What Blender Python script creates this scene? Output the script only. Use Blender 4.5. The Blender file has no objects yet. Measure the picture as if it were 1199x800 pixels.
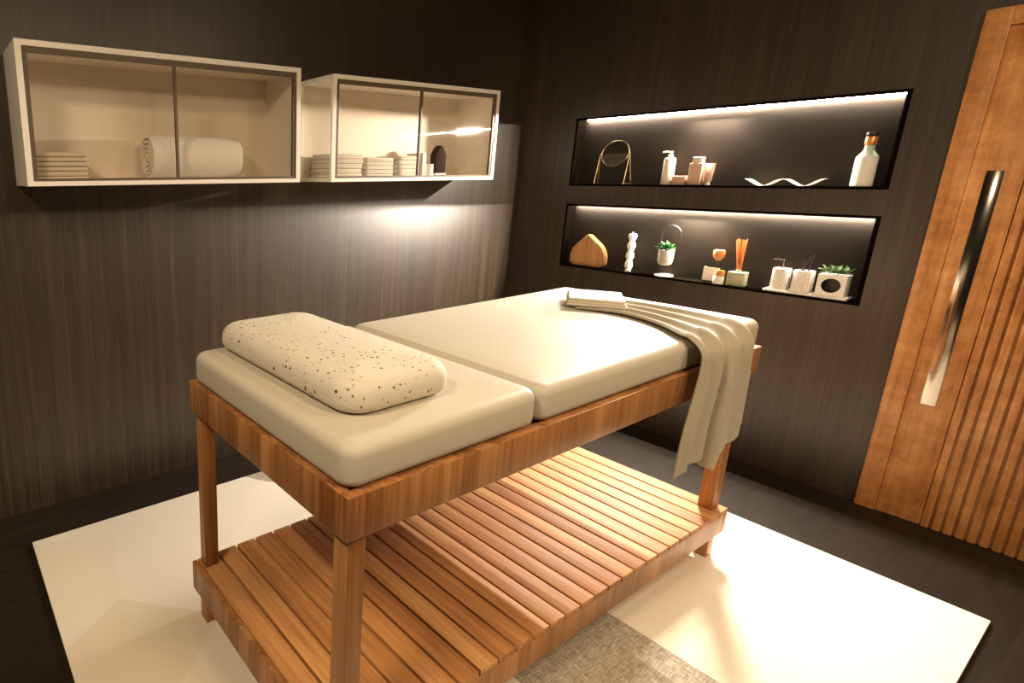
import bpy, bmesh, math, random
from mathutils import Vector, Matrix
random.seed(7)
PI = math.pi
sc = bpy.context.scene
COL = sc.collection

# ------------------------------------------------------------------ helpers
def V(*a): return Vector(a)

def wloc(o):
    l = Vector((0, 0, 0))
    while o is not None:
        l = l + o.location; o = o.parent
    return l

def empty(name, loc, label=None, cat=None, group=None):
    o = bpy.data.objects.new(name, None); COL.objects.link(o)
    o.location = loc; o.empty_display_size = .05
    if label: o['label'] = label
    if cat: o['category'] = cat
    if group: o['group'] = group
    return o

def finish(bm, name, mat, smooth=True, angle=35):
    bmesh.ops.recalc_face_normals(bm, faces=bm.faces[:])
    me = bpy.data.meshes.new(name); bm.to_mesh(me); bm.free()
    mats = mat if isinstance(mat, (list, tuple)) else [mat]
    for m in mats: me.materials.append(m)
    if smooth:
        me.shade_smooth()
        me.set_sharp_from_angle(angle=math.radians(angle))
    return me

def part(name, bm, mat, parent, smooth=True, label=None, angle=35):
    w = wloc(parent)
    bmesh.ops.translate(bm, verts=bm.verts[:], vec=-w)
    me = finish(bm, name, mat, smooth, angle)
    o = bpy.data.objects.new(name, me); COL.objects.link(o); o.parent = parent
    if label: o['label'] = label
    return o

def solo(name, bm, mat, label=None, cat=None, group=None, kind=None, smooth=True, angle=35):
    xs = [v.co.x for v in bm.verts]; ys = [v.co.y for v in bm.verts]; zs = [v.co.z for v in bm.verts]
    c = V((min(xs)+max(xs))/2, (min(ys)+max(ys))/2, min(zs))
    bmesh.ops.translate(bm, verts=bm.verts[:], vec=-c)
    me = finish(bm, name, mat, smooth, angle)
    o = bpy.data.objects.new(name, me); COL.objects.link(o); o.location = c
    if label: o['label'] = label
    if cat: o['category'] = cat
    if group: o['group'] = group
    if kind: o['kind'] = kind
    return o

def struct(name, bm, mat, label=None, parent=None):
    if parent is None:
        return solo(name, bm, mat, label=label, kind='structure', smooth=False)
    return part(name, bm, mat, parent, smooth=False, label=label)

def box(bm, x0, x1, y0, y1, z0, z1, bev=0, seg=2, mi=0):
    r = bmesh.ops.create_cube(bm, size=1)
    vs = r['verts']
    for v in vs:
        v.co = V(x0+(v.co.x+.5)*(x1-x0), y0+(v.co.y+.5)*(y1-y0), z0+(v.co.z+.5)*(z1-z0))
    fs = {f for v in vs for f in v.link_faces}
    for f in fs: f.material_index = mi
    if bev:
        es = {e for v in vs for e in v.link_edges}
        bmesh.ops.bevel(bm, geom=list(es), offset=bev, segments=seg, profile=.5, affect='EDGES')
    return bm

def nb(): return bmesh.new()

def lathe(bm, prof, c, n=28, mi=0, square=0, rot=0):
    """prof: list of (r,z) bottom to top, c=(x,y,z). square>0 -> squircle section"""
    rings = []
    for r, z in prof:
        ring = []
        for k in range(n):
            a = 2*PI*k/n + rot
            rr = r
            if square:
                ca, sa = abs(math.cos(a)), abs(math.sin(a))
                rr = r/((ca**square+sa**square)**(1/square))
            ring.append(bm.verts.new((c[0]+rr*math.cos(a), c[1]+rr*math.sin(a), c[2]+z)))
        rings.append(ring)
    for a, b in zip(rings, rings[1:]):
        for k in range(n):
            f = bm.faces.new((a[k], a[(k+1) % n], b[(k+1) % n], b[k])); f.material_index = mi
    f = bm.faces.new(rings[0][::-1]); f.material_index = mi
    f = bm.faces.new(rings[-1]); f.material_index = mi
    return bm

def tube(bm, pts, r, n=8, mi=0, closed=False):
    pts = [Vector(p) for p in pts]
    rad = r if isinstance(r, (list, tuple)) else [r]*len(pts)
    rings = []; m = len(pts)
    up = None
    for i, p in enumerate(pts):
        if closed: t = pts[(i+1) % m]-pts[i-1]
        else: t = pts[min(i+1, m-1)]-pts[max(i-1, 0)]
        t.normalize()
        if up is None:
            up = V(0, 0, 1) if abs(t.z) < .9 else V(1, 0, 0)
        s = t.cross(up)
        if s.length < 1e-5: s = t.cross(V(0, 1, 0))
        s.normalize(); u = s.cross(t).normalized(); up = u
        rings.append([bm.verts.new(p+rad[i]*(math.cos(2*PI*k/n)*s+math.sin(2*PI*k/n)*u)) for k in range(n)])
    rr = list(zip(rings, rings[1:]))
    if closed: rr.append((rings[-1], rings[0]))
    for a, b in rr:
        for k in range(n):
            f = bm.faces.new((a[k], a[(k+1) % n], b[(k+1) % n], b[k])); f.material_index = mi
    if not closed:
        f = bm.faces.new(rings[0][::-1]); f.material_index = mi
        f = bm.faces.new(rings[-1]); f.material_index = mi
    return bm

def prism(bm, poly, axis, a0, a1, mi=0, bev=0, seg=2):
    """poly in the two other axes order (for 'x': y,z ; 'y': x,z ; 'z': x,y)"""
    def mk(p, a):
        if axis == 'x': return (a, p[0], p[1])
        if axis == 'y': return (p[0], a, p[1])
        return (p[0], p[1], a)
    A = [bm.verts.new(mk(p, a0)) for p in poly]; B = [bm.verts.new(mk(p, a1)) for p in poly]
    n = len(poly)
    fs = [bm.faces.new(A[::-1]), bm.faces.new(B)]
    for k in range(n): fs.append(bm.faces.new((A[k], A[(k+1) % n], B[(k+1) % n], B[k])))
    for f in fs: f.material_index = mi
    if bev:
        es = {e for f in fs for e in f.edges}
        bmesh.ops.bevel(bm, geom=list(es), offset=bev, segments=seg, profile=.5, affect='EDGES')
    return bm

def slab(bm, x0, x1, y0, y1, z0, z1, R, r, dome=0, n=8, m=7, rb=None, sag=None):
    """cushion: rounded-rectangle outline of corner radius R, edge rounding r"""
    if rb is None: rb = r
    cx, cy = (x0+x1)/2, (y0+y1)/2
    def outline(ins):
        R2 = max(R-ins, .004)
        pts = []
        for qx, qy, a0 in ((x1, y1, 0), (x0, y1, PI/2), (x0, y0, PI), (x1, y0, 1.5*PI)):
            sx = 1 if qx == x1 else -1; sy = 1 if qy == y1 else -1
            ox = qx-sx*(ins+R2); oy = qy-sy*(ins+R2)
            for k in range(n+1):
                a = a0+PI/2*k/n
                pts.append((ox+R2*math.cos(a), oy+R2*math.sin(a)))
        return pts
    rows = []
    for k in range(m+1):
        a = PI/2*k/m
        rows.append((rb*(1-math.sin(a)), z0+rb*(1-math.cos(a))))
    for k in range(m+1):
        a = PI/2*k/m
        rows.append((r*(1-math.cos(a)), z1-r+r*math.sin(a)))
    ext = min(x1-x0, y1-y0)/2
    for q in (.25, .45, .65, .8, .9):
        ins = r+(ext-r)*q
        rows.append((ins, z1+dome*(1-(1-q)**2)))
    rings = []
    for ins, z in rows:
        rings.append([bm.verts.new((x, y, z)) for x, y in outline(ins)])
    N = len(rings[0])
    for a, b in zip(rings, rings[1:]):
        for k in range(N): bm.faces.new((a[k], a[(k+1) % N], b[(k+1) % N], b[k]))
    bm.faces.new(rings[0][::-1]); bm.faces.new(rings[-1])
    return bm

# ------------------------------------------------------------------ materials
def mat(name, col=(.8, .8, .8), rough=.5, metal=0, spec=.5, emit=None, es=0, coat=0, sheen=0):
    m = bpy.data.materials.new(name); m.use_nodes = True
    nt = m.node_tree; b = nt.nodes['Principled BSDF']
    b.inputs['Base Color'].default_value = (*col, 1); b.inputs['Roughness'].default_value = rough
    b.inputs['Metallic'].default_value = metal; b.inputs['Specular IOR Level'].default_value = spec
    if coat: b.inputs['Coat Weight'].default_value = coat
    if sheen: b.inputs['Sheen Weight'].default_value = sheen
    if emit:
        b.inputs['Emission Color'].default_value = (*emit, 1); b.inputs['Emission Strength'].default_value = es
    return m

class N:
    def __init__(s, m): s.m = m; s.nt = m.node_tree; s.b = s.nt.nodes['Principled BSDF']
    def n(s, t, **k):
        d = s.nt.nodes.new(t)
        for a, v in k.items(): setattr(d, a, v)
        return d
    def l(s, a, b): s.nt.links.new(a, b)
    def math(s, op, a, b=None, c=None):
        d = s.n('ShaderNodeMath', operation=op)
        for i, q in enumerate((a, b, c)):
            if q is None: continue
            if isinstance(q, (int, float)): d.inputs[i].default_value = q
            else: s.l(q, d.inputs[i])
        return d.outputs[0]
    def coord(s, kind='Object'): return s.n('ShaderNodeTexCoord').outputs[kind]
    def mapping(s, vec, scale=(1, 1, 1), loc=(0, 0, 0)):
        d = s.n('ShaderNodeMapping'); s.l(vec, d.inputs[0]); d.inputs['Scale'].default_value = scale
        d.inputs['Location'].default_value = loc; return d.outputs[0]
    def noise(s, vec, scale=5, detail=3, rough=.5):
        d = s.n('ShaderNodeTexNoise'); d.inputs['Scale'].default_value = scale
        d.inputs['Detail'].default_value = detail; d.inputs['Roughness'].default_value = rough
        if vec is not None: s.l(vec, d.inputs['Vector'])
        return d.outputs[0]
    def ramp(s, fac, stops, interp='LINEAR'):
        d = s.n('ShaderNodeValToRGB'); d.color_ramp.interpolation = interp
        e = d.color_ramp.elements
        while len(e) < len(stops): e.new(.5)
        for q, (p, c) in zip(e, stops): q.position = p; q.color = (*c, 1) if len(c) == 3 else c
        s.l(fac, d.inputs[0]); return d.outputs[0]
    def mix(s, fac, a, b, blend='MIX'):
        d = s.n('ShaderNodeMix', data_type='RGBA', blend_type=blend)
        if isinstance(fac, (int, float)): d.inputs[0].default_value = fac
        else: s.l(fac, d.inputs[0])
        for i, q in ((6, a), (7, b)):
            if isinstance(q, tuple): d.inputs[i].default_value = (*q, 1)
            else: s.l(q, d.inputs[i])
        return d.outputs[2]
    def bump(s, h, strength=.2, dist=.002):
        d = s.n('ShaderNodeBump'); d.inputs['Strength'].default_value = strength; d.inputs['Distance'].default_value = dist
        s.l(h, d.inputs['Height']); s.l(d.outputs[0], s.b.inputs['Normal'])

def wall_mat():
    m = mat('wall_laminate', (.05, .035, .022), .40, spec=.72); q = N(m)
    c = q.coord()
    fine = q.noise(q.mapping(c, (420, 420, 3.5)), 1, 3, .6)
    mid = q.noise(q.mapping(c, (40, 40, .7)), 1, 4, .6)
    f = q.math('ADD', q.math('MULTIPLY', fine, .55), q.math('MULTIPLY', mid, .45))
    col = q.ramp(f, [(.33, WALLC[0]), (.50, WALLC[1]), (.68, WALLC[2])])
    q.l(col, q.b.inputs['Base Color'])
    q.bump(fine, .25, .0008)
    return m
WALLC = [(.014, .0085, .0045), (.030, .0195, .0112), (.068, .046, .0275)]

def wood_mat(name, mode, dark, mid, light, rough=.42, blocks=True, scale=1):
    m = mat(name, mid, rough, spec=.35); q = N(m)
    c = q.coord()
    geo = q.n('ShaderNodeNewGeometry')
    rnd = geo.outputs['Random Per Island']
    off = q.n('ShaderNodeVectorMath', operation='ADD'); q.l(c, off.inputs[0])
    cb = q.n('ShaderNodeCombineXYZ')
    for i in range(3): q.l(q.math('MULTIPLY', rnd, 7.3+i*3.1), cb.inputs[i])
    q.l(cb.outputs[0], off.inputs[1]); v = off.outputs[0]
    sc_ = {'x': (3.5, 80, 80), 'y': (80, 3.5, 80), 'z': (80, 80, 3.5)}[mode]
    sc_ = tuple(a*scale for a in sc_)
    grain = q.noise(q.mapping(v, sc_), 1, 5, .6)
    big = q.noise(q.mapping(v, tuple(a*.16 for a in sc_)), 1, 2, .5)
    f = q.math('ADD', q.math('MULTIPLY', grain, .55), q.math('MULTIPLY', big, .45))
    if blocks:
        sep = q.n('ShaderNodeSeparateXYZ'); q.l(c, sep.inputs[0])
        s = q.math('ADD', sep.outputs[0], sep.outputs[1])
        wn = q.n('ShaderNodeTexWhiteNoise', noise_dimensions='1D')
        q.l(q.math('FLOOR', q.math('MULTIPLY', s, 17)), wn.inputs['W'])
        f = q.math('ADD', f, q.math('MULTIPLY', q.math('SUBTRACT', wn.outputs[0], .5), .16))
    else:
        f = q.math('ADD', f, q.math('MULTIPLY', q.math('SUBTRACT', rnd, .5), .16))
    col = q.ramp(f, [(.30, dark), (.5, mid), (.70, light)])
    q.l(col, q.b.inputs['Base Color'])
    q.bump(grain, .15, .0008)
    return m

WD, WM, WL = (.19, .070, .020), (.36, .160, .054), (.52, .26, .10)
M = {}
M['wall'] = wall_mat()
M['apron'] = wood_mat('butcher_block_wood', 'z', WD, WM, WL, blocks=True)
M['leg'] = wood_mat('leg_wood', 'z', WD, WM, WL, blocks=False)
M['slat'] = wood_mat('slat_wood', 'y', (.25, .095, .026), (.45, .21, .070), (.62, .34, .13), rough=.6, blocks=False)
M['board'] = wood_mat('pale_board_wood', 'z', (.35, .16, .055), (.50, .26, .10), (.62, .36, .16), blocks=False, scale=1.5)

def door_mat():
    m = mat('door_cherry_wood', (.4, .17, .05), .38, spec=.4); q = N(m)
    c = q.coord()
    grain = q.noise(q.mapping(c, (60, 60, 3)), 1, 5, .6)
    blotch = q.noise(q.mapping(c, (11, 11, 6)), 1, 5, .7)
    curl = q.noise(q.mapping(c, (10, 10, 26)), 1, 3, .6)
    f = q.math('ADD', q.math('ADD', q.math('MULTIPLY', grain, .3), q.math('MULTIPLY', blotch, .5)), q.math('MULTIPLY', curl, .2))
    col = q.ramp(f, [(.35, (.28, .10, .026)), (.5, (.48, .21, .066)), (.64, (.66, .34, .13))])
    q.l(col, q.b.inputs['Base Color']); q.bump(grain, .1, .0006)
    return m
M['door'] = door_mat()

def floor_mat():
    m = mat('dark_floor', (.012, .009, .007), .5, spec=.18); q = N(m)
    c = q.coord()
    n = q.noise(q.mapping(c, (3, 40, 1)), 1, 3)
    q.l(q.ramp(n, [(.3, (.011, .0076, .005)), (.7, (.019, .013, .0085))]), q.b.inputs['Base Color'])
    return m
M['floor'] = floor_mat()
M['ceiling'] = mat('ceiling_paint', (.30, .26, .22), .8)
M['niche'] = mat('niche_lining', (.020, .0145, .0098), .8, spec=.15)
M['niche_trim_shade'] = mat('niche_trim_and_shade', (.004, .003, .002), 1, spec=0)  # dark edge trim; also the shade painted onto niche sides and shelf

def rug_mat():
    m = mat('patchwork_rug', (.8, .74, .62), .9, spec=.1, sheen=.1); q = N(m)
    c = q.coord('Object')          # local: rug centre at origin
    sep = q.n('ShaderNodeSeparateXYZ'); q.l(c, sep.inputs[0])
    x = q.math('ADD', sep.outputs[0], RUGC[0]); y = q.math('ADD', sep.outputs[1], RUGC[1])
    vo = q.n('ShaderNodeTexVoronoi', voronoi_dimensions='2D', feature='F1'); vo.inputs['Scale'].default_value = 1.9
    vo.inputs['Randomness'].default_value = .9
    q.l(c, vo.inputs['Vector'])
    sp = q.n('ShaderNodeSeparateColor'); q.l(vo.outputs['Color'], sp.inputs[0])
    cream = q.ramp(sp.outputs[0], [(.0, (.78, .72, .61)), (.35, (.755, .69, .57)), (.6, (.80, .745, .64)), (.85, (.71, .635, .50))], 'CONSTANT')
    weave = q.n('ShaderNodeTexNoise'); weave.inputs['Scale'].default_value = 1; weave.inputs['Detail'].default_value = 3
    q.l(q.mapping(c, (28, 330, 1)), weave.inputs['Vector'])
    weave2 = q.noise(q.mapping(c, (330, 28, 1)), 1, 3)
    w = q.math('MULTIPLY', q.math('ADD', weave.outputs[0], weave2), .5)
    grey = q.ramp(w, [(.36, (.17, .14, .105)), (.5, (.36, .31, .24)), (.64, (.60, .54, .43))])
    inx = q.math('MULTIPLY', q.math('GREATER_THAN', x, 1.21), q.math('LESS_THAN', x, 1.713))
    dx = q.math('SUBTRACT', x, 1.55); dy = q.math('SUBTRACT', y, .02)
    circ = q.math('LESS_THAN', q.math('ADD', q.math('MULTIPLY', dx, dx), q.math('MULTIPLY', dy, dy)), .30)
    mask = q.math('MAXIMUM', q.math('MULTIPLY', inx, q.math('LESS_THAN', y, -1.2)), circ)
    col = q.mix(mask, cream, grey)
    fine = q.noise(c, 420, 2)
    q.l(col, q.b.inputs['Base Color']); q.bump(fine, .3, .0015)
    return m
RUGC = ((.0735+2.769)/2, (-2.3475-.2593)/2)
M['rug'] = rug_mat()
M['rug_edge'] = mat('rug_binding', (.62, .50, .34), .9)

def fabric(name, col, s=600, rough=.85, bs=.25, sheen=.15):
    m = mat(name, col, rough, spec=.2, sheen=sheen); q = N(m)
    c = q.coord(); n = q.noise(c, s, 2)
    q.l(q.mix(q.math('MULTIPLY', n, .35), col, tuple(a*.8 for a in col)), q.b.inputs['Base Color'])
    q.bump(n, bs, .0006); return m
M['mattress'] = fabric('mattress_vinyl', (.565, .52, .42), 900, .5, .06, 0)
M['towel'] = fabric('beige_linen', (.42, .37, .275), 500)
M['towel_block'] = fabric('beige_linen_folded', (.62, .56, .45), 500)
M['white_towel'] = fabric('white_terry', (.84, .79, .70), 700, .95, .6)
M['cream_towel'] = fabric('cream_terry', (.66, .57, .45), 700, .95, .6)

def terrazzo():
    m = mat('speckled_pillow', (.72, .65, .52), .8, spec=.2); q = N(m)
    c = q.coord()
    dist = q.n('ShaderNodeTexNoise'); dist.inputs['Scale'].default_value = 90; q.l(c, dist.inputs['Vector'])
    ad = q.n('ShaderNodeVectorMath', operation='MULTIPLY_ADD'); q.l(dist.outputs['Color'], ad.inputs[0])
    ad.inputs[1].default_value = (.012, .012, .012); q.l(c, ad.inputs[2])
    def spots(scale, size, keep):
        vo = q.n('ShaderNodeTexVoronoi', feature='F1'); vo.inputs['Scale'].default_value = scale
        q.l(ad.outputs[0], vo.inputs['Vector'])
        sp = q.n('ShaderNodeSeparateColor'); q.l(vo.outputs['Color'], sp.inputs[0])
        sz = q.math('MULTIPLY', sp.outputs[1], size)
        return q.math('MULTIPLY', q.math('LESS_THAN', vo.outputs['Distance'], sz), q.math('GREATER_THAN', sp.outputs[0], keep))
    s1 = spots(85, .34, .5); s2 = spots(58, .24, .5)
    col = q.mix(s1, (.66, .61, .51), (.30, .20, .10)); col = q.mix(s2, col, (.13, .075, .035))
    q.l(col, q.b.inputs['Base Color']); return m
M['pillow'] = terrazzo()

M['cab'] = mat('cabinet_lacquer', (.90, .84, .75), .4)
M['cab_back'] = mat('cabinet_back', (.82, .73, .60), .5)
M['bronze'] = mat('bronze_frame', (.11, .075, .045), .5)

def glass_thin(name, tint=(1, 1, 1), base=.05):
    m = bpy.data.materials.new(name); m.use_nodes = True; nt = m.node_tree
    for n in list(nt.nodes):
        if n.type != 'OUTPUT_MATERIAL': nt.nodes.remove(n)
    out = nt.nodes['Material Output']
    tr = nt.nodes.new('ShaderNodeBsdfTransparent'); tr.inputs[0].default_value = (*tint, 1)
    gl = nt.nodes.new('ShaderNodeBsdfGlossy'); gl.inputs['Roughness'].default_value = .04
    lw = nt.nodes.new('ShaderNodeLayerWeight'); lw.inputs[0].default_value = .5
    pw = nt.nodes.new('ShaderNodeMath'); pw.operation = 'POWER'; pw.inputs[1].default_value = 5
    fr = nt.nodes.new('ShaderNodeMath'); fr.operation = 'MULTIPLY_ADD'; fr.inputs[1].default_value = .96; fr.inputs[2].default_value = .02
    nt.links.new(lw.outputs['Facing'], pw.inputs[0]); nt.links.new(pw.outputs[0], fr.inputs[0])
    mx = nt.nodes.new('ShaderNodeMixShader')
    nt.links.new(fr.outputs[0], mx.inputs[0]); nt.links.new(tr.outputs[0], mx.inputs[1]); nt.links.new(gl.outputs[0], mx.inputs[2])
    nt.links.new(mx.outputs[0], out.inputs[0]); return m
M['glass'] = glass_thin('cabinet_glass', (.97, .96, .94))
M['clear'] = glass_thin('clear_glass', (.90, .93, .86))
M['green_glass'] = mat('pale_green_glass', (.42, .52, .38), .12, spec=.8)
M['label_white'] = mat('white_label', (.82, .78, .70), .6)
M['ceramic'] = mat('white_ceramic', (.78, .74, .67), .35)
M['grey_ceramic'] = mat('grey_ceramic', (.50, .46, .40), .5)
M['white_wax'] = mat('white_wax', (.82, .79, .73), .45)
M['gold'] = mat('brass', (.55, .42, .24), .25, metal=1)
M['copper'] = mat('copper', (.62, .22, .07), .3, metal=.6)
M['cork'] = mat('wooden_stopper', (.58, .24, .08), .45)
M['reed'] = mat('reed_wood', (.48, .15, .035), .7, spec=.2)
M['mirror'] = mat('mirror_glass', (.75, .75, .75), .02, metal=1)
M['dark'] = mat('dark_metal', (.02, .016, .013), .35, metal=.4)
M['black'] = mat('black_plastic', (.015, .012, .010), .4)
M['pink'] = mat('blush_plastic', (.66, .43, .32), .45)
M['cream_plastic'] = mat('cream_plastic', (.80, .68, .54), .4)
M['green'] = mat('leaf_green', (.05, .17, .035), .5)
M['pale_green'] = mat('pale_leaf_green', (.24, .36, .17), .5)
M['soil'] = mat('soil', (.03, .02, .014), .9)
M['steel'] = mat('brushed_steel', (.36, .32, .27), .14, metal=1)
M['oil'] = mat('diffuser_oil', (.42, .40, .27), .2)
M['lantern'] = mat('lantern_dark', (.030, .018, .011), .8, spec=.1)

def terrazzo_white():
    m = mat('white_terrazzo', (.8, .76, .7), .45); q = N(m); c = q.coord()
    vo = q.n('ShaderNodeTexVoronoi'); vo.inputs['Scale'].default_value = 260; q.l(c, vo.inputs['Vector'])
    sp = q.n('ShaderNodeSeparateColor'); q.l(vo.outputs['Color'], sp.inputs[0])
    s = q.math('MULTIPLY', q.math('LESS_THAN', vo.outputs['Distance'], .4), q.math('GREATER_THAN', sp.outputs[0], .7))
    q.l(q.mix(s, (.80, .76, .70), (.42, .36, .30)), q.b.inputs['Base Color']); return m
M['terrazzo'] = terrazzo_white()

def emis(name, col, s):
    return mat(name, (.9, .9, .9), .5, emit=col, es=s)

# ------------------------------------------------------------------ room
X = 3.3885
Y0, Y1 = -1.736, -.352           # niche y extent (outer trim)
N1 = (1.399, 1.803); N2 = (.894, 1.289)
CE = 2.75; YB = -4.6; XW = -3.0
T = .012; DEP = .086; WT = .16

b = nb(); box(b, XW, X+WT, YB, .12, -.1, 0); struct('floor', b, M['floor'], 'dark polished floor around the pale rug')
b = nb(); box(b, XW, X+WT, YB, .12, CE, CE+.1); struct('ceiling', b, M['ceiling'], 'plain ceiling above the treatment room')
b = nb(); box(b, XW, X+WT, 0, .12, 0, CE); struct('wall_left', b, M['wall'], 'dark wood-grain wall behind the hanging cabinets')
b = nb()
box(b, X, X+WT, YB, Y0, 0, CE); box(b, X, X+WT, Y1, 0, 0, CE)
box(b, X, X+WT, Y0, Y1, 0, N2[0]); box(b, X, X+WT, Y0, Y1, N2[1], N1[0]); box(b, X, X+WT, Y0, Y1, N1[1], CE)
struct('wall_right', b, M['wall'], 'dark wood-grain wall with two lit niches')
STRIPS = []
for i, (z0, z1) in enumerate((N1, N2)):
    b = nb()
    g = .0005
    a0, a1, c0, c1 = Y0+g, Y1-g, z0+g, z1-g
    # lining: back; sides, top and shelf near-black, shade put into their colour
    box(b, X+DEP, X+WT-.001, a0, a1, c0, c1, mi=0)
    box(b, X+.006, X+DEP, a0, a0+T, c0, c1, mi=1); box(b, X+.006, X+DEP, a1-T, a1, c0, c1, mi=1)
    box(b, X+.006, X+DEP, a0+T, a1-T, c0, c0+T, mi=1); box(b, X+.006, X+DEP, a0+T, a1-T, c1-.003, c1, mi=1)
    # thin dark edge frame, flush with the wall
    e = 1
    box(b, X-.0015, X+.006, a0, a0+T+.004, c0, c1, mi=e); box(b, X-.0015, X+.006, a1-T, a1, c0, c1, mi=e)
    box(b, X-.0015, X+.006, a0+T+.004, a1-T, c0, c0+T, mi=e); box(b, X-.0015, X+.006, a0+T+.004, a1-T, c1-T, c1, mi=e)
    struct('trim_%d' % (i+1), b, [M['niche'], M['niche_trim_shade']],
           ['dark lining of the upper wall niche', 'dark lining of the lower wall niche'][i])
    # LED strip on niche ceiling
    ly0, ly1 = a0+T+.002, a1-T-.016
    zt = c1-T
    r = empty('light_strip', (X+DEP-.022, (ly0+ly1)/2, zt+.0085),
              ['glowing white light strip along the top of the upper niche, above the round mirror',
               'glowing white light strip along the top of the lower niche, above the wooden house block'][i], 'light strip', 'niche light strips')
    STRIPS.append((r, ly0, ly1, zt))
    bb = nb()
    box(bb, X+DEP-.030, X+DEP-.006, ly0, ly1, zt+.004, zt+.0085)
    part('profile', bb, M['niche_trim_shade'], r, smooth=False)
    bb = nb()
    # slanted emitting diffuser facing down and out into the room
    prism(bb, [(X+DEP-.014, zt+.004), (X+DEP-.007, zt+.004), (X+DEP-.007, zt-.001), (X+DEP-.014, zt-.001)], 'y', ly0, ly1)
    part('diffuser', bb, emis('strip_glow_%d' % i, (1, .90, .78), 1), r, smooth=False)

BAR_W = 68
def bar_lamp(i, root, ly0, ly1, zt):
    l = bpy.data.lights.new('strip_lamp', 'AREA'); l.shape = 'RECTANGLE'; l.size = .20; l.size_y = .003
    l.energy = BAR_W; l.color = (1, .87, .71)
    o = bpy.data.objects.new('strip_lamp', l); COL.objects.link(o); o.parent = root
    zdir = -Vector((-.94, 0, -.34)).normalized()          # lamp shines along local -Z
    xdir = Vector((0, 1, 0)); ydir = zdir.cross(xdir).normalized()
    mm = Matrix((xdir, ydir, zdir)).transposed().to_4x4()
    mm.translation = Vector((.006, 0, -.0090)); o.matrix_local = mm
for i, r in enumerate(STRIPS): bar_lamp(i, *r)

# ------------------------------------------------------------------ door
d = empty('door_1', (X, -2.3, 0)); d['kind'] = 'structure'; d['label'] = 'warm cherry wood door with ribbed panel and long inset pull'
DY0, DY1 = -2.85, -1.8762; DZ = 2.057
b = nb()
SI = -1.942
box(b, X-.022, X-.001, SI, DY1, 0, DZ, .002); box(b, X-.022, X-.001, DY0, DY0+.066, 0, DZ, .002)
box(b, X-.022, X-.001, DY0+.066, SI, 1.993, DZ, .002)
part('door_frame', b, M['door'], d, angle=30)
b = nb()
box(b, X-.012, X-.001, -2.074, SI, .001, 1.993, .0015)      # flat field with pull
y = -2.077; k = 0
while y > DY0+.095:                                         # ribs
    w = .0215
    box(b, X-.020, X-.001, y-w-.002, y, .001, 1.993, .0025); y -= .0315; k += 1
box(b, X-.004, X-.0012, DY0+.066, -2.074, .001, 1.993)
part('door_panel', b, M['door'], d, angle=30)
b = nb()
box(b, X-.0150, X-.0121, -2.026, -1.983, .525, 1.475, .0008)
part('door_handle', b, M['steel'], d, label='long flat polished metal pull')

# ------------------------------------------------------------------ rug
b = nb()
x0, x1, y0, y1 = .0735, 2.7691, -2.3475, -.2593
box(b, x0, x1, y0, y1, .001, .013, .003, 2)
for f in b.faces:
    if f.normal.z < .5: f.material_index = 1
solo('rug', b, [M['rug'], M['rug_edge']], 'large cream and grey patchwork rug lying under the massage table', 'rug')

# ------------------------------------------------------------------ massage table
bx0, bx1, by0, by1 = .4966, 2.3942, -1.7299, -.9716
zb, zt = .7706, .8697
tb = empty('massage_table', ((bx0+bx1)/2, (by0+by1)/2, .013), 'low wooden massage table with a slatted lower shelf standing on the pale rug', 'massage table')
b = nb(); t = .026
box(b, bx0, bx1, by0, by0+t, zb, zt, .0025); box(b, bx0, bx1, by1-t, by1, zb, zt, .0025)
box(b, bx0, bx0+t, by0+t, by1-t, zb, zt, .0025); box(b, bx1-t, bx1, by0+t, by1-t, zb, zt, .0025)
part('apron', b, M['apron'], tb, angle=30)
b = nb(); box(b, bx0+t, bx1-t, by0+t, by1-t, zt-.03, zt-.012)
part('table_top', b, M['leg'], tb)
sx0, sx1, sy0, sy1 = .4912, 2.3900, -1.7331, -.9560
sz0, sz1 = .121, .2216
lw = .062
for cx, cy in ((.520, -1.0), (.520, -1.702), (2.332, -1.0), (2.332, -1.702)):
    b = nb()
    X0 = cx-.004; Yc = cy
    ya, yb_ = (Yc-.042, Yc) if cy > -1.3 else (Yc, Yc+.048)
    xa = (.515 if cy > -1.3 else .519) if cx < 1 else 2.312
    xb = xa+(.048 if cx < 1 else .056)
    if cy > -1.3: ya, yb_ = -1.012, -.974
    else: ya, yb_ = -1.709, -1.662
    box(b, xa, xb, ya, yb_, sz1+.0005, zb+.0, .0025)
    part('leg', b, M['leg'], tb, angle=30)
# lower shelf
b = nb(); t2 = .018
box(b, sx0, sx0+t2, sy0, sy1, sz0, sz1, .002); box(b, sx1-t2*.3, sx1, sy0, sy1, sz0, sz1-.0145, .0015)
box(b, sx0+t2, sx1-t2*.3, sy0, sy0+t2, sz0, sz1-.0165, .0015); box(b, sx0+t2, sx1-t2*.3, sy1-t2, sy1, sz0, sz1-.0165, .0015)
box(b, sx0+t2, sx1-t2, -1.36, -1.33, sz0+.02, sz1-.0165)
part('shelf_frame', b, M['apron'], tb, angle=30)
b = nb()
pitch = .0753
for k in range(25):
    a = .509+.0030+k*pitch
    box(b, a, a+pitch-.0088, sy0+.0002, sy1, sz1-.016, sz1, .0012)
part('slatted_shelf', b, M['slat'], tb, angle=30)
for cx in (sx0+.040, sx1-.042):
    for cy in (sy0+.040, sy1-.040):
        b = nb(); s = .022
        prism(b, [(cx-s, cy-s), (cx+s, cy-s), (cx+s, cy+s), (cx-s, cy+s)], 'z', .0135, sz0-.0003, bev=.002)
        part('foot', b, M['leg'], tb, angle=30)

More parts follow.
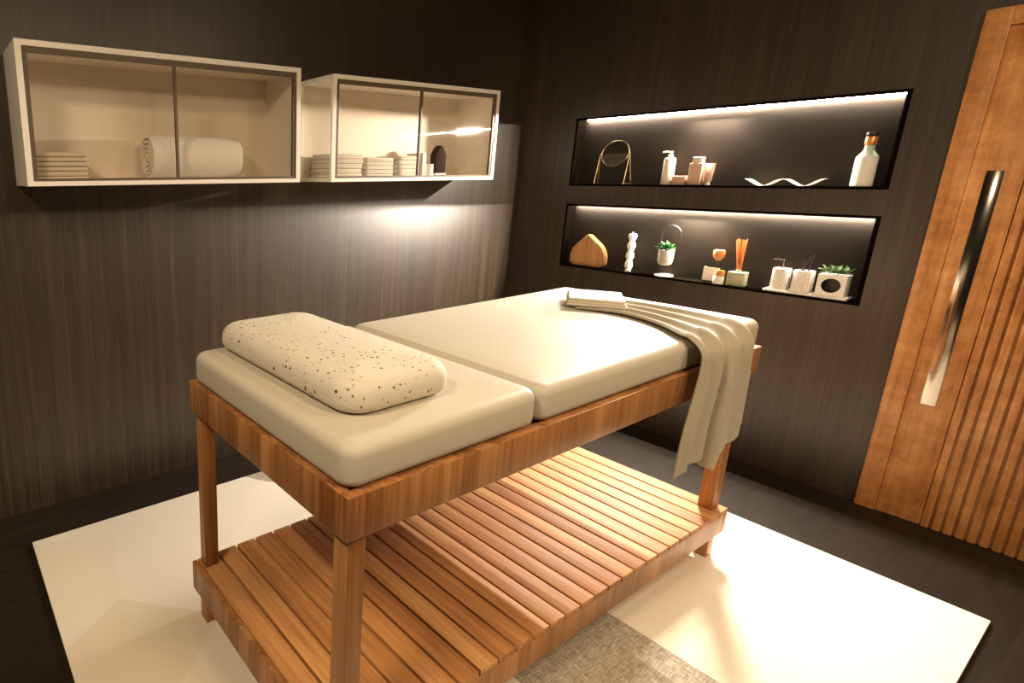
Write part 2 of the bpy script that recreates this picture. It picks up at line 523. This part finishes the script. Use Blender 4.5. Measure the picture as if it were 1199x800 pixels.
# mattresses
def cushion(x0, x1, label):
    b = nb(); slab(b, x0, x1, by0+.012, by1-.010, zt+.0005, .966, .040, .028, dome=.004, rb=.021)
    return solo('mattress_cushion', b, M['mattress'], label, 'mattress', 'mattress halves on the massage table', angle=60)
cushion(bx0+.008, 1.1115, 'short cream mattress half on the massage table, under the speckled pillow')
cushion(1.1125, bx1+.006, 'long cream mattress half on the massage table, under the draped beige towel')
# pillow
b = nb(); slab(b, .578, .915, -1.632, -.985, .9705, 1.048, .075, .040, dome=.008, rb=.028)
solo('pillow', b, M['pillow'], 'thick cream pillow with brown flecks lying on the short mattress half', 'pillow', angle=60)

# ------------------------------------------------------------------ draped towel
def lerp(a, b, t): return a+(b-a)*t
def path_eval(P, t):
    # P list of (t, Vector) ; Catmull-ish linear with smoothstep-free interpolation
    for i in range(len(P)-1):
        if P[i][0] <= t <= P[i+1][0]:
            p0 = P[max(i-1, 0)][1]; p1 = P[i][1]; p2 = P[i+1][1]; p3 = P[min(i+2, len(P)-1)][1]
            u = (t-P[i][0])/(P[i+1][0]-P[i][0])
            return .5*((2*p1)+(p2-p0)*u+(2*p0-5*p1+4*p2-p3)*u*u+(-p0+3*p1-3*p2+p3)*u**3)
    return P[-1][1]
EY = by0+.012
Lp = [(0, V(1.965, -1.29, .976)), (.18, V(2.0, -1.44, .976)), (.32, V(1.955, -1.57, .976)), (.42, V(1.875, -1.67, .977)), (.48, V(1.84, EY-.000, .975)),
      (.54, V(1.826, EY-.030, .950)), (.60, V(1.824, EY-.036, .905)), (.70, V(1.815, EY-.036, .82)), (.85, V(1.79, EY-.034, .70)), (1, V(1.785, EY-.032, .565))]
Rp = [(0, V(2.162, -1.20, .976)), (.18, V(2.234, -1.34, .976)), (.32, V(2.262, -1.50, .976)), (.42, V(2.252, -1.63, .977)), (.48, V(2.222, EY-.000, .975)),
      (.54, V(2.197, EY-.030, .950)), (.60, V(2.187, EY-.036, .905)), (.70, V(2.194, EY-.036, .82)), (.85, V(2.207, EY-.034, .71)), (1, V(2.222, EY-.032, .585))]
def hem(s):   # extra drop at the lower hem
    pts = [(0, .03), (.05, .0), (.2, -.005), (.33, -.015), (.40, -.005), (.42, .035), (.46, .040), (.52, -.005), (.56, -.012), (.8, -.006), (.88, -.02), (1, -.045)]
    for (a, u), (c, v) in zip(pts, pts[1:]):
        if a <= s <= c: return lerp(u, v, (s-a)/(c-a))
    return 0
HP = [(0, .010), (.06, .028), (.17, .016), (.27, .028), (.35, .004), (.405, -.006), (.455, .042), (.56, .036), (.70, .024), (.84, .028), (1, .020)]
def hangp(s):
    for (a, u), (c, v) in zip(HP, HP[1:]):
        if a <= s <= c:
            k = (s-a)/(c-a); return lerp(u, v, k*k*(3-2*k))
    return .02
def drape():
    bm = nb(); NS, NT = 96, 90
    G = []
    for j in range(NT+1):
        t = j/NT; row = []
        L = path_eval(Lp, t); R = path_eval(Rp, t)
        amp_top = .0095*min(1, t/.2+.25)
        h = max(0, min(1, (t-.42)/.16)); h = h*h*(3-2*h)
        for i in range(NS+1):
            s = i/NS
            p = L.lerp(R, s)
            fold = .5+.5*math.cos(2*PI*(s*3.6+.03*math.sin(3*t))-.5)
            fold2 = .5+.5*math.cos(2*PI*(s*7.1+.2))
            up = amp_top*(fold**.8*1.5+.35*fold2)
            edge = min(1, s/.05, (1-s)/.05)
            up *= .35+.65*edge
            hang = .030*(fold**1.0)+.006*fold2
            # deep crease
            cr = math.exp(-((s-.39)/.035)**2)
            mixk = max(0, min(1, (t-.5)/.2))
            hang = lerp(hang*(.4+.6*edge), hangp(s)*1.15, mixk)
            y = p.y; z = p.z; x = p.x
            z += up*(1-h)
            y -= hang*h
            x += h*.012*math.sin(2*PI*s*3.6+1.1)*(t)
            if t > .7: z -= hem(s)*((t-.7)/.3)
            if t > .45 and t < .6:
                z += up*.4*(1-h)
            row.append(bm.verts.new((x, y, z)))
        G.append(row)
    for j in range(NT):
        for i in range(NS):
            bm.faces.new((G[j][i], G[j][i+1], G[j+1][i+1], G[j+1][i]))
    bmesh.ops.recalc_face_normals(bm, faces=bm.faces[:])
    if sum(f.normal.z for f in bm.faces[:NS*20]) < 0: bmesh.ops.reverse_faces(bm, faces=bm.faces[:])
    bmesh.ops.solidify(bm, geom=bm.faces[:], thickness=.004)
    return bm
tw = empty('towel', (2.1, -1.35, .97), 'long beige towel folded at one end and draped over the massage table edge', 'towel')
part('draped_length', drape(), M['towel'], tw, angle=80)
# folded end block
b = nb()
P0 = V(1.955, -1.262, 0); P1 = V(2.06, -1.432, 0); P2 = V(2.235, -1.318, 0); P3 = V(2.14, -1.150, 0)
ctr = (P0+P1+P2+P3)/4
for k in range(3):
    z0 = .9835+k*.0088; z1 = z0+.0096
    sh = 1-.03*k
    bm2 = nb()
    u = (P1-P0); v = (P3-P0)
    w, l = u.length, v.length
    slab(bm2, -w/2*sh, w/2*sh, -l/2*sh, l/2*sh, z0, z1, .008, .0042, n=4, m=4, dome=.0006)
    ux = u.normalized(); uy = v.normalized()
    for q_ in bm2.verts:
        p = ctr+ux*q_.co.x+uy*q_.co.y+V(.006*k, .004*k, 0); p.z = q_.co.z+.0015*math.sin(30*q_.co.x+k)
        q_.co = p
    me = bpy.data.meshes.new('t'); bm2.to_mesh(me); bm2.free(); b.from_mesh(me); bpy.data.meshes.remove(me)
part('folded_end', b, M['towel_block'], tw, angle=60)

# ------------------------------------------------------------------ hanging cabinets
CD = .278
def cabinet(x0, x1, z0, z1, xd, glass_side, label, side=.022):
    r = empty('wall_cabinet', ((x0+x1)/2, -.001, z0), label, 'cabinet', 'white glass-fronted wall cabinets')
    yb, yf = -.001, -CD
    b = nb()
    if glass_side:
        box(b, x0, x0+side, yf, yf+.016, z0, z1); box(b, x0, x0+side, yb-.016, yb, z0, z1)
    else: box(b, x0, x0+side, yf, yb, z0, z1)
    box(b, x1-side, x1, yf, yb, z0, z1)
    box(b, x0+side, x1-side, yf, yb, z0, z0+.017); box(b, x0+side, x1-side, yf, yb, z1-.020, z1)
    if glass_side:
        box(b, x0, x0+side, yf+.016, yb-.016, z0, z0+.017); box(b, x0, x0+side, yf+.016, yb-.016, z1-.020, z1)
    part('body', b, M['cab'], r, smooth=False)
    b = nb(); box(b, x0+side, x1-side, yb-.008, yb, z0+.017, z1-.020); part('back_panel', b, M['cab_back'], r, smooth=False)
    if glass_side:
        b = nb(); box(b, x0+.006, x0+.010, yf+.016, yb-.016, z0+.017, z1-.020); part('side_pane', b, M['glass'], r, smooth=False)
    fx0, fx1, fz0, fz1 = x0+side, x1-side, z0+.017, z1-.020
    fw = .017
    for (a, c) in ((fx0, xd), (xd, fx1)):
        b = nb(); ya, yc = yf+.004, yf+.018
        w0 = fw if a == fx0 else .005; w1 = fw if c == fx1 else .005
        box(b, a, a+w0, ya, yc, fz0, fz1); box(b, c-w1, c, ya, yc, fz0, fz1)
        box(b, a+w0, c-w1, ya, yc, fz0, fz0+.010); box(b, a+w0, c-w1, ya, yc, fz1-fw-.003, fz1)
        dr = part('door', b, M['bronze'], r, smooth=False)
        b = nb(); box(b, a+w0, c-w1, ya+.005, ya+.009, fz0+.010, fz1-fw-.003)
        part('glass_pane', b, M['glass'], dr, smooth=False)
    return r
cabinet(.193, 1.383, 1.4465, 1.941, .781, False, 'white wall cabinet with glass doors holding a rolled white towel')
cabinet(1.5645, 2.7495, 1.4450, 1.9325, 2.1455, True, 'white wall cabinet with glass doors holding towel stacks and a dark lantern')
ZS1 = 1.4465+.0175; ZS2 = 1.4450+.0175

# rolled towel
def rolled(x0, x1, cy, cz, R):
    bm = nb(); turns = 4.6; n = 150; th = .0125
    outer = []; inner = []
    for k in range(n+1):
        a = 2*PI*turns*k/n
        r = .012+(R-.012)*k/n
        ang = a - 2*PI*turns - PI*.42
        outer.append((cy+r*math.cos(ang), cz+r*math.sin(ang)))
        r2 = max(r-th, .001); inner.append((cy+r2*math.cos(ang), cz+r2*math.sin(ang)))
    secs = []
    xs = [x0, x0+.006, x0+.02, (x0+x1)/2, x1-.02, x1-.006, x1]
    sh = [.82, .95, 1, 1, 1, .95, .82]
    for xx, s in zip(xs, sh):
        row = []
        for (o, i) in zip(outer, inner):
            m_ = ((o[0]+i[0])/2, (o[1]+i[1])/2)
            row.append((bm.verts.new((xx, lerp(m_[0], o[0], s), lerp(m_[1], o[1], s))), bm.verts.new((xx, lerp(m_[0], i[0], s), lerp(m_[1], i[1], s)))))
        secs.append(row)
    for A, B in zip(secs, secs[1:]):
        for k in range(n):
            bm.faces.new((A[k][0], A[k+1][0], B[k+1][0], B[k][0]))
            bm.faces.new((A[k][1], B[k][1], B[k+1][1], A[k+1][1]))
        bm.faces.new((A[0][0], B[0][0], B[0][1], A[0][1])); bm.faces.new((A[n][0], A[n][1], B[n][1], B[n][0]))
    for k in range(n):
        bm.faces.new((secs[0][k][0], secs[0][k][1], secs[0][k+1][1], secs[0][k+1][0]))
        bm.faces.new((secs[-1][k][0], secs[-1][k+1][0], secs[-1][k+1][1], secs[-1][k][1]))
    return bm
b = rolled(.70, 1.118, -.125, ZS1+.0962, .095)
solo('rolled_towel', b, M['white_towel'], 'thick rolled white towel lying in the left wall cabinet', 'towel', angle=60)

def folded_towel(w, dpt, h):
    """soft folded towel: two layers joined by a round fold on the front side"""
    bm = nb()
    if h < .018:
        slab(bm, -w/2, w/2, -dpt/2, dpt/2, 0, h, .008, h*.44, n=3, m=5, dome=.0004); return bm
    slab(bm, -w/2, w/2, -dpt/2, dpt/2, 0, h*.52, .006, h*.24, n=3, m=3)
    slab(bm, -w/2+.002, w/2-.001, -dpt/2+.001, dpt/2-.004, h*.48, h, .006, h*.24, n=3, m=3, dome=.0006)
    return bm
ORD = ['bottom one', 'second from the bottom', 'third from the bottom', 'fourth from the bottom', 'fifth from the bottom', 'topmost one']
def stack(x0, x1, y, z, n, h, m, desc, group, dpt=.15):
    src = None
    for k in range(n):
        if src is None:
            src = solo('folded_towel', folded_towel(x1-x0, dpt, h-.0012), m, 'x', 'towel', group, angle=60); o = src
        else:
            o = src.copy(); COL.objects.link(o)
        o.location = ((x0+x1)/2+random.uniform(-.004, .004), y+random.uniform(-.004, .004), z+k*h)
        o.rotation_euler = (0, 0, random.uniform(-.012, .012))
        which = 'topmost' if k == n-1 else ['bottom', 'second from the bottom', 'third from the bottom', 'fourth from the bottom', 'fifth from the bottom'][k]
        o['label'] = desc % which; o['category'] = 'towel'; o['group'] = group
stack(.243, .436, -.13, ZS1, 6, .0178, M['cream_towel'], 'thin folded cream towel, %s of the stack in the left wall cabinet', 'cream towels in the left cabinet')
stack(1.610, 1.815, -.13, ZS2, 5, .0235, M['white_towel'], 'folded white towel, %s in the left stack of the right wall cabinet', 'left towel stack in the right cabinet', .17)
stack(1.840, 2.025, -.13, ZS2, 5, .0205, M['white_towel'], 'folded white towel, %s in the middle stack of the right wall cabinet', 'middle towel stack in the right cabinet', .17)
stack(2.040, 2.215, -.13, ZS2, 5, .0225, M['white_towel'], 'folded white towel, %s in the stack beside the slim white box', 'right towel stack in the right cabinet', .17)
b = nb(); box(b, 2.228, 2.256, -.22, -.10, ZS2, ZS2+.128, .002); 
solo('slim_box', b, M['ceramic'], 'slim upright white box between the towel stacks and the cabinet divider', 'box')
b = nb(); lathe(b, [(.026, 0), (.028, .002), (.028, .066), (.026, .070), (.022, .070), (.021, .058)], (2.312, -.185, ZS2), 24)
solo('candle_jar', b, M['ceramic'], 'small white candle jar beside the dark lantern', 'jar')
ln = empty('lantern', (2.400, -.175, ZS2), 'dark arched lantern with pointed top in the right wall cabinet', 'lantern')
b = nb(); w = .040
prism(b, [(2.400-w, ZS2+.020), (2.400+w, ZS2+.020), (2.400+w, ZS2+.115), (2.400+w*.8, ZS2+.135), (2.400+w*.35, ZS2+.158), (2.400, ZS2+.172), (2.400-w*.35, ZS2+.158), (2.400-w*.8, ZS2+.135), (2.400-w, ZS2+.115)], 'y', -.195, -.150, bev=.003)
part('lantern_body', b, M['lantern'], ln)
b = nb(); box(b, 2.400-w-.002, 2.400+w+.002, -.197, -.148, ZS2+.012, ZS2+.0198, .001); part('band', b, M['ceramic'], ln, label='pale band')
b = nb(); box(b, 2.400-w, 2.400+w, -.196, -.149, ZS2, ZS2+.012, .001); part('base', b, M['lantern'], ln)

# ------------------------------------------------------------------ upper niche
Z1 = N1[0]+.0005+T; Z2 = N2[0]+.0005+T
XM = X+.043
# mirror
r = empty('table_mirror', (XM, -.583, Z1), 'round table mirror on thin brass legs at the left end of the upper niche', 'mirror')
cy_, cz_, R_ = -.583, 1.588, .076
tilt = .22
def ring_pts(R, n=40):
    return [V(XM+math.sin(tilt)*R*math.sin(2*PI*k/n), cy_+R*math.cos(2*PI*k/n), cz_+R*math.cos(tilt)*math.sin(2*PI*k/n)) for k in range(n)]
b = nb(); tube(b, ring_pts(R_), .0035, 8, closed=True); part('frame', b, M['gold'], r)
b = nb()
nrm = V(-math.cos(tilt), 0, math.sin(tilt))
A = [b.verts.new(p+nrm*.0015) for p in ring_pts(R_-.002)]; B_ = [b.verts.new(p-nrm*.002) for p in ring_pts(R_-.002)]
b.faces.new(A); b.faces.new(B_[::-1])
for k in range(40): b.faces.new((A[k], A[(k+1) % 40], B_[(k+1) % 40], B_[k]))
part('mirror_glass', b, M['mirror'], r, angle=30)
for s in (-1, 1):
    ay = cy_+s*(R_+.007)
    b = nb(); zc = cz_-.002
    tube(b, [(XM-.03, ay+s*.001, Z1+.003), (XM, ay-s*.0, zc)], .0028)
    tube(b, [(XM+.03, ay+s*.012, Z1+.003), (XM, ay, zc)], .0028)
    tube(b, [(XM-.03, ay+s*.001, Z1+.003), (XM+.03, ay+s*.012, Z1+.003)], .0028)
    lathe(b, [(.005, -.005), (.005, .005)], (XM, ay, zc), 12)
    part('leg', b, M['gold'], r)
# pump bottle
r = empty('pump_bottle', (XM, -.878, Z1), 'cream pump bottle left of the small boxes in the upper niche', 'bottle')
b = nb(); lathe(b, [(.0255, 0), (.0275, .003), (.0275, .132), (.024, .142), (.013, .147), (.012, .150)], (XM, -.878, Z1), 32)
part('body', b, M['cream_plastic'], r)
b = nb(); lathe(b, [(.012, .1503), (.012, .163), (.004, .164), (.004, .170), (.009, .171), (.009, .178)], (XM, -.878, Z1), 20)
tube(b, [(XM, -.878, Z1+.175), (XM-.012, -.856, Z1+.176), (XM-.018, -.846, Z1+.173)], .0035); part('pump', b, M['cream_plastic'], r)
# low box, tall box, tube
b = nb(); box(b, XM-.025, XM+.015, -.972, -.912, Z1, Z1+.047, .002)
solo('soap_box', b, M['pink'], 'low blush box between the pump bottle and the square bottle', 'box')
r = empty('square_bottle', (XM, -1.013, Z1), 'square blush bottle with a cap in the upper niche', 'bottle')
b = nb(); box(b, XM-.022, XM+.022, -1.043, -.983, Z1, Z1+.113, .004, 3); part('body', b, M['pink'], r)
b = nb(); box(b, XM-.017, XM+.017, -1.036, -.992, Z1+.1133, Z1+.144, .003, 3); part('cap', b, M['cream_plastic'], r)
r = empty('cream_tube', (XM, -1.068, Z1), 'blush cosmetic tube standing on its cap, right of the square bottle', 'tube')
b = nb()
lathe(b, [(.012, 0), (.012, .016)], (XM, -1.068, Z1), 20); part('cap', b, M['cream_plastic'], r)
b = nb(); rings = []
for k, (rx, ry, z) in enumerate(((.012, .012, .0163), (.0155, .017, .024), (.012, .021, .065), (.006, .024, .095), (.0015, .0255, .110))):
    rings.append([b.verts.new((XM+rx*math.cos(2*PI*i/24), -1.068+ry*math.sin(2*PI*i/24), Z1+z)) for i in range(24)])
for A, B_ in zip(rings, rings[1:]):
    for i in range(24): b.faces.new((A[i], A[(i+1) % 24], B_[(i+1) % 24], B_[i]))
b.faces.new(rings[0][::-1]); b.faces.new(rings[-1]); part('body', b, M['pink'], r)
# wavy ribbon dish
b = nb(); n = 60; rows = []
for k in range(n+1):
    u = k/n; yy = -1.235-.29*u
    zz = Z1+.0205+.0165*math.cos(2*PI*(u*1.92+.06))+.004*u
    if u < .5: zz += .004*(1-2*u)
    rows.append((yy, zz))
top = []
for yy, zz in rows: top.append([b.verts.new((XM-.036, yy, zz)), b.verts.new((XM+.036, yy, zz))])
for A, B_ in zip(top, top[1:]): b.faces.new((A[0], A[1], B_[1], B_[0]))
bmesh.ops.solidify(b, geom=b.faces[:], thickness=.003)
lo = min(v.co.z for v in b.verts); bmesh.ops.translate(b, verts=b.verts[:], vec=(0, 0, Z1-lo))
solo('wavy_dish', b, M['ceramic'], 'white wavy ribbon-shaped dish in the upper niche', 'dish', angle=60)
# big bottle
r = empty('stoneware_bottle', (XM, -1.640, Z1), 'white bottle with pale green shoulder and copper collar in the upper niche', 'bottle')
b = nb(); lathe(b, [(.033, 0), (.0355, .003), (.0355, .118), (.034, .127)], (XM, -1.640, Z1), 32); part('body', b, M['ceramic'], r)
b = nb(); lathe(b, [(.034, .1272), (.030, .134), (.019, .150), (.0165, .158), (.0165, .175)], (XM, -1.640, Z1), 32); part('shoulder', b, M['green_glass'], r)
b = nb(); lathe(b, [(.0175, .1752), (.0195, .178), (.0195, .208), (.0175, .211)], (XM, -1.640, Z1), 24); part('collar', b, M['copper'], r)
b = nb(); lathe(b, [(.019, .2112), (.020, .214), (.020, .226), (.018, .229)], (XM, -1.640, Z1), 24); part('stopper', b, M['dark'], r)

# ------------------------------------------------------------------ lower niche
b = nb()
prism(b, [(-.425, Z2), (-.592, Z2), (-.612, Z2+.018), (-.613, Z2+.075), (-.598, Z2+.112), (-.578, Z2+.140), (-.506, Z2+.197), (-.492, Z2+.197), (-.412, Z2+.110), (-.401, Z2+.07), (-.402, Z2+.018)], 'x', XM-.022, XM+.022, bev=.006, seg=3)
solo('house_block', b, M['board'], 'pale wooden house-shaped block at the left end of the lower niche', 'ornament')
r = empty('spiral_candle', (XM, -.747, Z2), 'white twisted pillar candle beside the wooden house block', 'candle')
b = nb(); n = 20; rings = []
for k in range(61):
    z = .222*k/60; ring = []
    for i in range(n):
        a = 2*PI*i/n
        rr = .0165+.0045*math.cos(2*(a-z*55))
        ring.append(b.verts.new((XM+rr*math.cos(a), -.747+rr*math.sin(a), Z2+z)))
    rings.append(ring)
for A, B_ in zip(rings, rings[1:]):
    for i in range(n): b.faces.new((A[i], A[(i+1) % n], B_[(i+1) % n], B_[i]))
b.faces.new(rings[0][::-1]); b.faces.new(rings[-1]); part('wax', b, M['white_wax'], r, angle=70)
b = nb(); tube(b, [(XM, -.747, Z2+.221), (XM, -.745, Z2+.233)], .002); part('wick', b, M['white_wax'], r)

def leaf(bm, base, d, L, W, curl=.3):
    d = d.normalized(); s = d.cross(V(0, 0, 1))
    if s.length < .01: s = V(0, 1, 0)
    s.normalize(); u = s.cross(d)
    prof = [(0, .15), (.25, .8), (.55, 1), (.8, .7), (1, .08)]
    prev = None
    for t_, w_ in prof:
        p = base+d*L*t_+u*(-curl*L*t_*t_)
        a = bm.verts.new(p+s*W*w_/2+u*W*.15); c_ = bm.verts.new(p); e_ = bm.verts.new(p-s*W*w_/2+u*W*.15)
        if prev:
            bm.faces.new((prev[0], prev[1], c_, a)); bm.faces.new((prev[1], prev[2], e_, c_))
        prev = (a, c_, e_)
def foliage(c, n, L, W, spread, clamp=None):
    bm = nb()
    for k in range(n):
        az = random.uniform(0, 2*PI); el = random.uniform(.15, 1.35)
        d = V(math.cos(az)*math.cos(el)*spread, math.sin(az)*math.cos(el)*spread*1.3, math.sin(el))
        base = Vector(c)+V(random.uniform(-.008, .008), random.uniform(-.014, .014), random.uniform(-.002, .008))
        leaf(bm, base, d, L*random.uniform(.7, 1.1), W*random.uniform(.8, 1.2))
    bmesh.ops.solidify(bm, geom=bm.faces[:], thickness=.0008)
    return bm
# hanging planter on ring stand
r = empty('ring_planter', (XM, -.935, Z2), 'small green plant in a grey pot hung in a metal hoop stand', 'plant')
b = nb(); lathe(b, [(.044, 0), (.046, .002), (.046, .007), (.044, .009)], (XM-.003, -.938, Z2), 36); part('base', b, M['ceramic'], r)
b = nb(); pts = []
for k in range(25):
    a = PI*k/24; pts.append((XM, -.943+.046*math.cos(a), Z2+.240+.044*math.sin(a)))
pts = [(XM, -.897, Z2+.0092), (XM, -.897, Z2+.12)]+pts+[(XM, -.989+.0, Z2+.12), (XM, -.975, Z2+.0092)]
tube(b, pts, .0028); part('hoop', b, M['dark'], r)
b = nb(); lathe(b, [(.018, .062), (.031, .068), (.036, .085), (.037, .150), (.034, .150), (.033, .143)], (XM-.002, -.934, Z2), 32)
pot = part('pot', b, M['grey_ceramic'], r)
b = nb(); lathe(b, [(.0325, .1385), (.0325, .1425)], (XM-.002, -.934, Z2), 24); part('soil', b, M['soil'], pot)
part('plant', foliage((XM-.002, -.934, Z2+.146), 34, .048, .015, .7), M['green'], r)
# square glass bottle with stopper
r = empty('stoppered_bottle', (XM, -1.178, Z2), 'square glass bottle with a round wooden stopper, left of the reed diffuser', 'bottle')
b = nb(); box(b, XM-.022, XM+.030, -1.226, -1.126, Z2, Z2+.090, .006, 3)
lathe(b, [(.020, .0895), (.016, .096), (.013, .098), (.013, .118)], (XM+.004, -1.176, Z2), 24); part('glass', b, M['clear'], r)
b = nb(); box(b, XM-.0236, XM-.0222, -1.200, -1.130, Z2+.012, Z2+.082); part('label', b, M['label_white'], r, label='plain white label')
b = nb(); lathe(b, [(.012, .1182), (.013, .123), (.022, .135), (.025, .150), (.025, .166), (.022, .173)], (XM+.004, -1.176, Z2), 24); part('stopper', b, M['cork'], r)
# small jar
r = empty('lidded_jar', (XM-.033, -1.205, Z2), 'tiny pale jar with a wooden lid in front of the stoppered bottle', 'jar')
JX = XM-.0325
b = nb(); lathe(b, [(.0065, 0), (.0075, .002), (.0075, .040), (.0060, .043)], (JX, -1.205, Z2), 24, square=0)
for v in b.verts: v.co.y = -1.205+(v.co.y+1.205)*3.2
part('jar', b, M['label_white'], r)
b = nb(); lathe(b, [(.0075, .0433), (.009, .046), (.009, .068), (.007, .074)], (JX, -1.205, Z2), 24)
for v in b.verts: v.co.y = -1.208+(v.co.y+1.205)*2.2
part('lid', b, M['cork'], r)
# reed diffuser
r = empty('reed_diffuser', (XM, -1.27, Z2), 'square reed diffuser bottle with a bundle of orange-brown reeds', 'diffuser')
b = nb(); box(b, XM-.026, XM+.026, -1.309, -1.236, Z2, Z2+.072, .004, 3); lathe(b, [(.011, .0715), (.011, .084)], (XM, -1.2725, Z2), 20); part('bottle', b, M['oil'], r)
b = nb()
for k in range(8):
    a = 2*PI*k/8
    tube(b, [(XM+.004*math.cos(a), -1.2725+.006*math.sin(a), Z2+.0845), (XM+.015*math.cos(a), -1.262+.021*math.sin(a)*(1.0), Z2+.236+.004*math.sin(3*a))], .0027, 6)
part('reeds', b, M['reed'], r)
# tray with dispensers
b = nb(); box(b, X+.003, X+.083, -1.690, -1.392, Z2, Z2+.012, .003, 3)
solo('tray', b, M['terrazzo'], 'long white speckled tray at the right end of the lower niche', 'tray')
ZT = Z2+.0122
r = empty('soap_dispenser', (XM, -1.441, ZT), 'white speckled soap dispenser with pump at the left end of the tray', 'dispenser')
b = nb(); lathe(b, [(.029, 0), (.031, .002), (.031, .098), (.029, .102), (.010, .1025)], (XM, -1.441, ZT), 36, square=5); part('body', b, M['terrazzo'], r)
b = nb(); lathe(b, [(.009, .1028), (.009, .113), (.003, .114), (.003, .138), (.006, .139), (.006, .146)], (XM, -1.441, ZT), 16)
tube(b, [(XM, -1.441, ZT+.143), (XM-.008, -1.412, ZT+.146), (XM-.010, -1.404, ZT+.142)], .003, 8); part('pump', b, M['steel'], r)
r = empty('toothbrush_cup', (XM, -1.522, ZT), 'white speckled cup holding dark brush handles on the tray', 'cup')
b = nb(); lathe(b, [(.033, 0), (.035, .002), (.035, .099), (.033, .102), (.030, .101), (.029, .09)], (XM, -1.522, ZT), 36, square=5); part('body', b, M['terrazzo'], r)
b = nb()
for dx, dy, ty, L in ((0, -.012, -.010, .175), (.008, .004, .012, .165), (-.006, .014, -.028, .168)):
    tube(b, [(XM+dx, -1.522+dy, ZT+.0905), (XM+dx*1.4, -1.522+dy+ty, ZT+L)], [.0025, .0035], 8)
part('brush_handles', b, M['dark'], r)
r = empty('square_planter', (XM, -1.628, ZT), 'white speckled square planter with a round hole and pale green leaves', 'plant')
# cube with circular through-recess
b = nb(); hw = .049; yc, zc = -1.628, ZT+.049; rr = .033; n = 32
sq = []
for i in range(n):
    a = 2*PI*i/n; m_ = max(abs(math.cos(a)), abs(math.sin(a))); sq.append((hw*math.cos(a)/m_, hw*math.sin(a)/m_))
ci = [(rr*math.cos(2*PI*i/n), rr*math.sin(2*PI*i/n)) for i in range(n)]
xf, xb = XM-.033, XM+.033
F1 = [b.verts.new((xf, yc+p[0], zc+p[1])) for p in sq]; F2 = [b.verts.new((xf, yc+p[0], zc+p[1])) for p in ci]
B1 = [b.verts.new((xb, yc+p[0], zc+p[1])) for p in sq]; C2 = [b.verts.new((xf+.045, yc+p[0], zc+p[1])) for p in ci]
for i in range(n):
    j = (i+1) % n
    b.faces.new((F1[i], F1[j], F2[j], F2[i])); b.faces.new((F2[i], F2[j], C2[j], C2[i])).material_index = 1
    b.faces.new((F1[i], B1[i], B1[j], F1[j]))
b.faces.new(B1); b.faces.new(C2).material_index = 1
part('pot', b, [M['terrazzo'], M['black']], r)
bm = nb()
for k in range(46):
    c = V(XM+random.uniform(-.02, .012), yc+random.uniform(-.036, .036), zc+.0505)
    az = random.uniform(0, 2*PI); el = random.uniform(.2, 1.4)
    leaf(bm, c+V(0, 0, random.uniform(0, .018)), V(math.cos(az)*math.cos(el)*.5, math.sin(az)*math.cos(el)*1.1, math.sin(el)), random.uniform(.02, .036), .016, .3)
bmesh.ops.solidify(bm, geom=bm.faces[:], thickness=.0008)
part('plant', bm, M['pale_green'], r)

# ------------------------------------------------------------------ lights
STRIP_E = 480
for i in (0, 1):
    bpy.data.materials['strip_glow_%d' % i].node_tree.nodes['Principled BSDF'].inputs['Emission Strength'].default_value = STRIP_E
DOWN = [(-.9, -1.9, 58), (.9, -3.5, 54), (2.1, -2.9, 30)]
for i, (lx, ly, pw) in enumerate(DOWN):
    r = empty('ceiling_light', (lx, ly, CE-.03), ['round ceiling downlight left of the hanging cabinets', 'round ceiling downlight behind the foot of the rug', 'round ceiling downlight nearest the wooden door'][i], 'ceiling light', 'ceiling downlights')
    b = nb(); lathe(b, [(.30, .0), (.31, .003), (.31, .0295)], (lx, ly, CE-.03), 48); part('housing', b, M['cab'], r)
    l = bpy.data.lights.new('downlight', 'AREA'); l.shape = 'DISK'; l.size = .56; l.energy = pw; l.color = (1, .76, .49)
    lo_ = bpy.data.objects.new('downlight_lamp', l); COL.objects.link(lo_); lo_.parent = r; lo_.location = (0, 0, -.004)
w = bpy.data.worlds.new('world'); sc.world = w; w.use_nodes = True
bg = w.node_tree.nodes['Background']; bg.inputs[0].default_value = (1, .72, .46, 1); bg.inputs[1].default_value = .028

# ------------------------------------------------------------------ camera
cd = bpy.data.cameras.new('camera'); cam = bpy.data.objects.new('camera', cd); COL.objects.link(cam); sc.camera = cam
cd.sensor_fit = 'HORIZONTAL'; cd.sensor_width = 36; cd.lens = 654.3276*36/1199
cd.shift_x = 300.8326/1199; cd.shift_y = -38.122/1199; cd.clip_start = .02
Fv = V(.48829659, .84101545, -.23293659); Rv = V(.86385775, -.50367773, -.00764999); Uv = V(.12375873, .19748862, .97246184)
m = Matrix(((Rv.x, Uv.x, -Fv.x, -.1382948), (Rv.y, Uv.y, -Fv.y, -2.4731428), (Rv.z, Uv.z, -Fv.z, 1.48), (0, 0, 0, 1)))
cam.matrix_world = m
sc.view_settings.view_transform = 'Standard'; sc.view_settings.look = 'None'
sc.view_settings.exposure = 0; sc.view_settings.gamma = 1; sc.view_settings.use_curve_mapping = False
